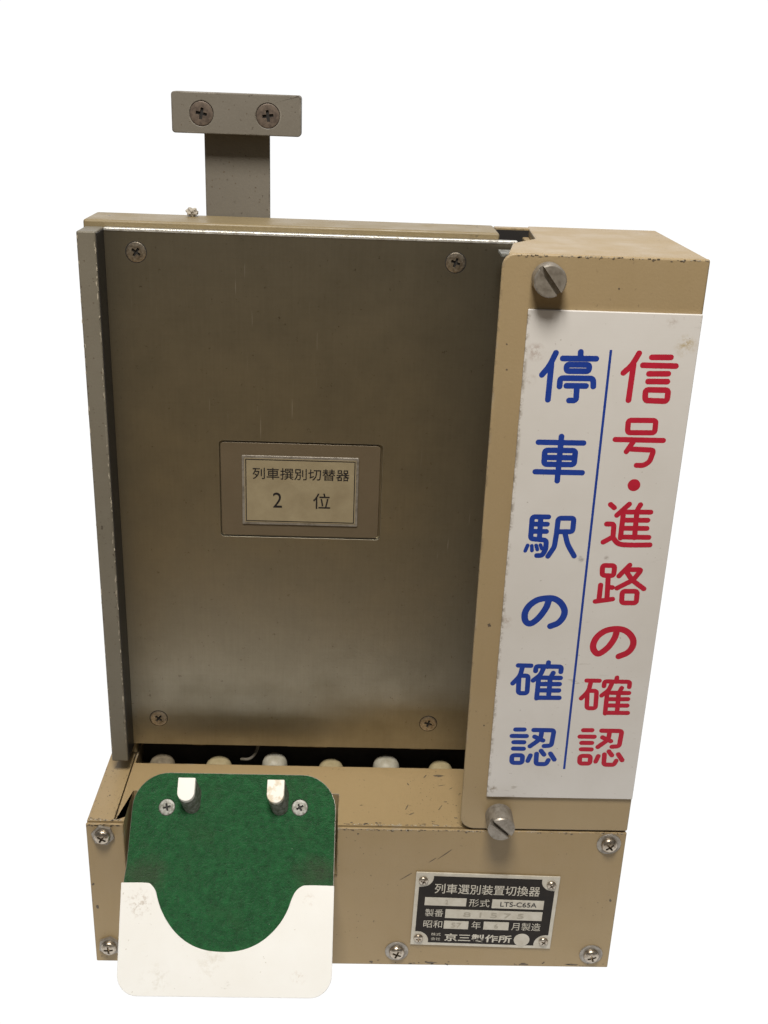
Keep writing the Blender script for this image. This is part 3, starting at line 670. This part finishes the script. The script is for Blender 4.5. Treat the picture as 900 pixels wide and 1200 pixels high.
# ivory pegs: D shaped, standing up from the felt
def peg(cx, cy, mat, post):
    # in world terms the pegs rise steeply; local direction of the axis
    inv = Matrix.Rotation(-(math.pi / 2 - th), 3, 'X')
    d = (inv @ Vector((-0.14, -0.42, 0.90))).normalized()
    L = 0.0152; hw = 0.0048
    prof = [(-hw, 0.0068), (-hw, 0.0)] + arc(0, -0.0012, hw, 180, 360, 12) + [(hw, 0.0), (hw, 0.0068)]
    for nm, a, b, mt in (('peg_post', 0.0, L - 0.0024, post), ('peg_cap', L - 0.0023, L, mat)):
        bm = bmesh.new()
        A = [bm.verts.new(Vector((cx + p, cy + q, 0.0012)) + d * a) for p, q in prof]; B = [bm.verts.new(Vector((cx + p, cy + q, 0.0012)) + d * b) for p, q in prof]
        bm.faces.new(A[::-1]); bm.faces.new(B)
        for i in range(len(prof)):
            j = (i + 1) % len(prof); bm.faces.new((A[i], A[j], B[j], B[i]))
        obj(nm, bm, mt, FB, 0.0003)
peg(0.0320, 0.1000, M['ivory_clean'], M['dull_screw']); peg(0.0817, 0.0998, M['ivory'], M['dull_screw'])
# hinge block that carries the rest inside the pocket
bm = bmesh.new(); box(bm, 0.030, 0.084, 0.040, 0.075, -0.012, -0.0014); obj('hinge_block', bm, M['dark'], FB, 0.0005)

# ---- paint chips and scratches with a shape of their own
bm = bmesh.new()
def chip(x, y, z, plane, L, w, ang, n=9):
    ca, sa = math.cos(R(ang)), math.sin(R(ang)); vs_ = []
    for i in range(n):
        a = 2 * math.pi * i / n; k_ = random.uniform(0.55, 1.15)
        p, q = L * math.cos(a) * k_, w * math.sin(a) * k_
        p, q = p * ca - q * sa, p * sa + q * ca
        vs_.append(bm.verts.new((x + p, y + q, z) if plane == 'Z' else (x + p, y, z + q)))
    bm.faces.new(vs_)
ZT, YF = 0.09806, -0.00006
for x, y, L, w, a in ((0.1896, 0.0485, 0.0032, 0.0008, 60), (0.1983, 0.0492, 0.0040, 0.0016, 5), (0.1955, 0.0497, 0.0020, 0.0006, 20), (0.1791, 0.0406, 0.0018, 0.0006, 110),
                      (0.1776, 0.0190, 0.0036, 0.0006, 70), (0.1800, 0.0130, 0.0026, 0.0006, 30), (0.1967, 0.0190, 0.0048, 0.0005, 62), (0.2000, 0.0244, 0.0012, 0.0007, 0),
                      (0.1990, 0.0400, 0.0030, 0.0004, 15), (0.2040, 0.0370, 0.0020, 0.0005, 40), (0.2050, 0.0100, 0.0016, 0.0009, 0), (0.1620, 0.0045, 0.0012, 0.0007, 0),
                      (0.1540, 0.0036, 0.0018, 0.0007, 10), (0.1870, 0.0040, 0.0014, 0.0006, 0), (0.1930, 0.0034, 0.0020, 0.0006, 0), (0.0080, 0.0250, 0.0006, 0.0009, 0), (0.0050, 0.0480, 0.0006, 0.0006, 0)):
    chip(x, y, ZT, 'Z', L * 0.8, w * 0.75, a, 13)
for x, z, L, w, a in ((0.1984, 0.0803, 0.0060, 0.0003, 42), (0.1923, 0.0766, 0.0030, 0.0003, 40), (0.1779, 0.0650, 0.0046, 0.0003, 38), (0.1689, 0.0962, 0.0012, 0.0008, 0),
                      (0.2100, 0.0960, 0.0008, 0.0006, 0), (0.2240, 0.0955, 0.0012, 0.0007, 30), (0.0030, 0.0400, 0.0009, 0.0016, 0), (0.0016, 0.0560, 0.0008, 0.0010, 0), (0.1500, 0.0940, 0.0007, 0.0007, 0),
                      (0.2500, 0.0018, 0.0030, 0.0009, 0), (0.1950, 0.0020, 0.0040, 0.0009, 0), (0.1600, 0.0022, 0.0012, 0.0010, 0), (0.2780, 0.0020, 0.0040, 0.0008, 0), (0.2960, 0.0500, 0.0007, 0.0014, 0)):
    chip(x, YF, z, 'Y', L, w, a)
for x, z, r_ in ((0.2135, 0.2260, 0.0011), (0.2150, 0.1660, 0.0006), (0.2120, 0.3600, 0.0006), (0.2110, 0.3720, 0.0005), (0.2600, 0.3990, 0.0005), (0.2740, 0.4120, 0.0008), (0.2560, 0.4122, 0.0006), (0.2880, 0.4124, 0.0008)):
    chip(x, -0.00027, z, 'Y', r_, r_, 0)
for i in range(70):        # along the front top edge of the base and of the cover
    x = random.choice((random.uniform(0.142, 0.300), random.uniform(0.142, 0.206), random.uniform(0.0, 0.02)))
    chip(x, -0.00006, 0.0972 - abs(random.gauss(0, 0.0006)), 'Y', random.uniform(0.0002, 0.0011), random.uniform(0.0002, 0.0006), random.uniform(-20, 20), 8)
    if x < 0.205: chip(x, 0.0026 + abs(random.gauss(0, 0.0009)), ZT, 'Z', random.uniform(0.0002, 0.0011), random.uniform(0.0002, 0.0007), random.uniform(-20, 20), 8)
for i in range(40):
    chip(random.uniform(0.212, 0.2995), -0.00027, 0.4128 - abs(random.gauss(0, 0.0005)), 'Y', random.uniform(0.0002, 0.0012), random.uniform(0.0002, 0.0004), 0, 8)
    chip(random.uniform(0.0, 0.30), YF, abs(random.gauss(0.001, 0.0012)) + 0.0007, 'Y', random.uniform(0.0003, 0.0012), random.uniform(0.0002, 0.0007), 0, 8)
for i in range(90):
    chip(random.uniform(0.178, 0.2055) if i % 2 else random.uniform(0.0005, 0.0140), random.uniform(0.004, 0.054), ZT, 'Z', random.uniform(0.0001, 0.0005), random.uniform(0.0001, 0.0003), random.uniform(0, 180), 6)
for i in range(34):
    chip(random.uniform(0.0075, 0.0130), 0.04594, random.uniform(0.11, 0.40), 'Y', random.uniform(0.0001, 0.0004), random.uniform(0.0002, 0.0005), random.uniform(0, 90), 7)
    chip(random.choice((0.0136, 0.0062)), 0.04594, random.uniform(0.11, 0.40), 'Y', random.uniform(0.0002, 0.0004), random.uniform(0.0003, 0.0009), random.uniform(0, 30), 7)
for i in range(26):
    chip(random.uniform(0.063, 0.093), 0.09655, random.uniform(0.418, 0.452), 'Y', random.uniform(0.0002, 0.0005), random.uniform(0.0002, 0.0006), random.uniform(0, 90), 7)
    chip(random.uniform(0.05, 0.108), 0.08594, random.uniform(0.457, 0.472), 'Y', random.uniform(0.0001, 0.0004), random.uniform(0.0001, 0.0004), random.uniform(0, 90), 7)
obj('paint_chips', mesh_of(bm, False), M['chip'], U, kind='stuff')
bm = bmesh.new()
for i in range(60):
    x = random.choice((random.uniform(0.142, 0.206), random.uniform(0.150, 0.175), random.uniform(0.0, 0.02)))
    chip(x, 0.0024 + abs(random.gauss(0, 0.0007)), ZT + 0.00004, 'Z', random.uniform(0.0002, 0.0009), random.uniform(0.0002, 0.0005), random.uniform(-20, 20), 8)
    chip(random.uniform(0.142, 0.300), -0.00010, 0.0972 - abs(random.gauss(0, 0.0004)), 'Y', random.uniform(0.0002, 0.0008), random.uniform(0.0001, 0.0004), 0, 8)
for i in range(110):
    chip(random.choice((0.0142, 0.0057, 0.0140)) + random.gauss(0, 0.00015), 0.0459, random.uniform(0.108, 0.408), 'Y', random.uniform(0.0001, 0.0003), random.uniform(0.0004, 0.0022), 0, 8)
for i in range(26):
    chip(random.uniform(0.216, 0.2995), -0.00030, 0.4130 - abs(random.gauss(0, 0.0003)), 'Y', random.uniform(0.0003, 0.0010), random.uniform(0.0001, 0.0003), 0, 8)
obj('pale_paint_chips', mesh_of(bm, False), M['chip_pale'], U, kind='stuff')

# ---- lump of lint lying on the housing top
bm = bmesh.new(); bmesh.ops.create_icosphere(bm, subdivisions=4, radius=0.0026)
for v in bm.verts:
    n_ = math.sin(v.co.x * 2100 + 1) * math.sin(v.co.z * 1900) * 0.0005 + random.uniform(-0.0003, 0.0003)
    v.co += v.co.normalized() * n_; v.co.z *= 0.85; v.co.x *= 1.15
me = mesh_of(bm, False)
o = obj('lint_clump', me, M['lint'], loc=(0.0549, 0.0905, 0.4153))
o['label'] = 'tiny clump of pale lint lying on the top rim beside the bracket stem'; o['category'] = 'lint'
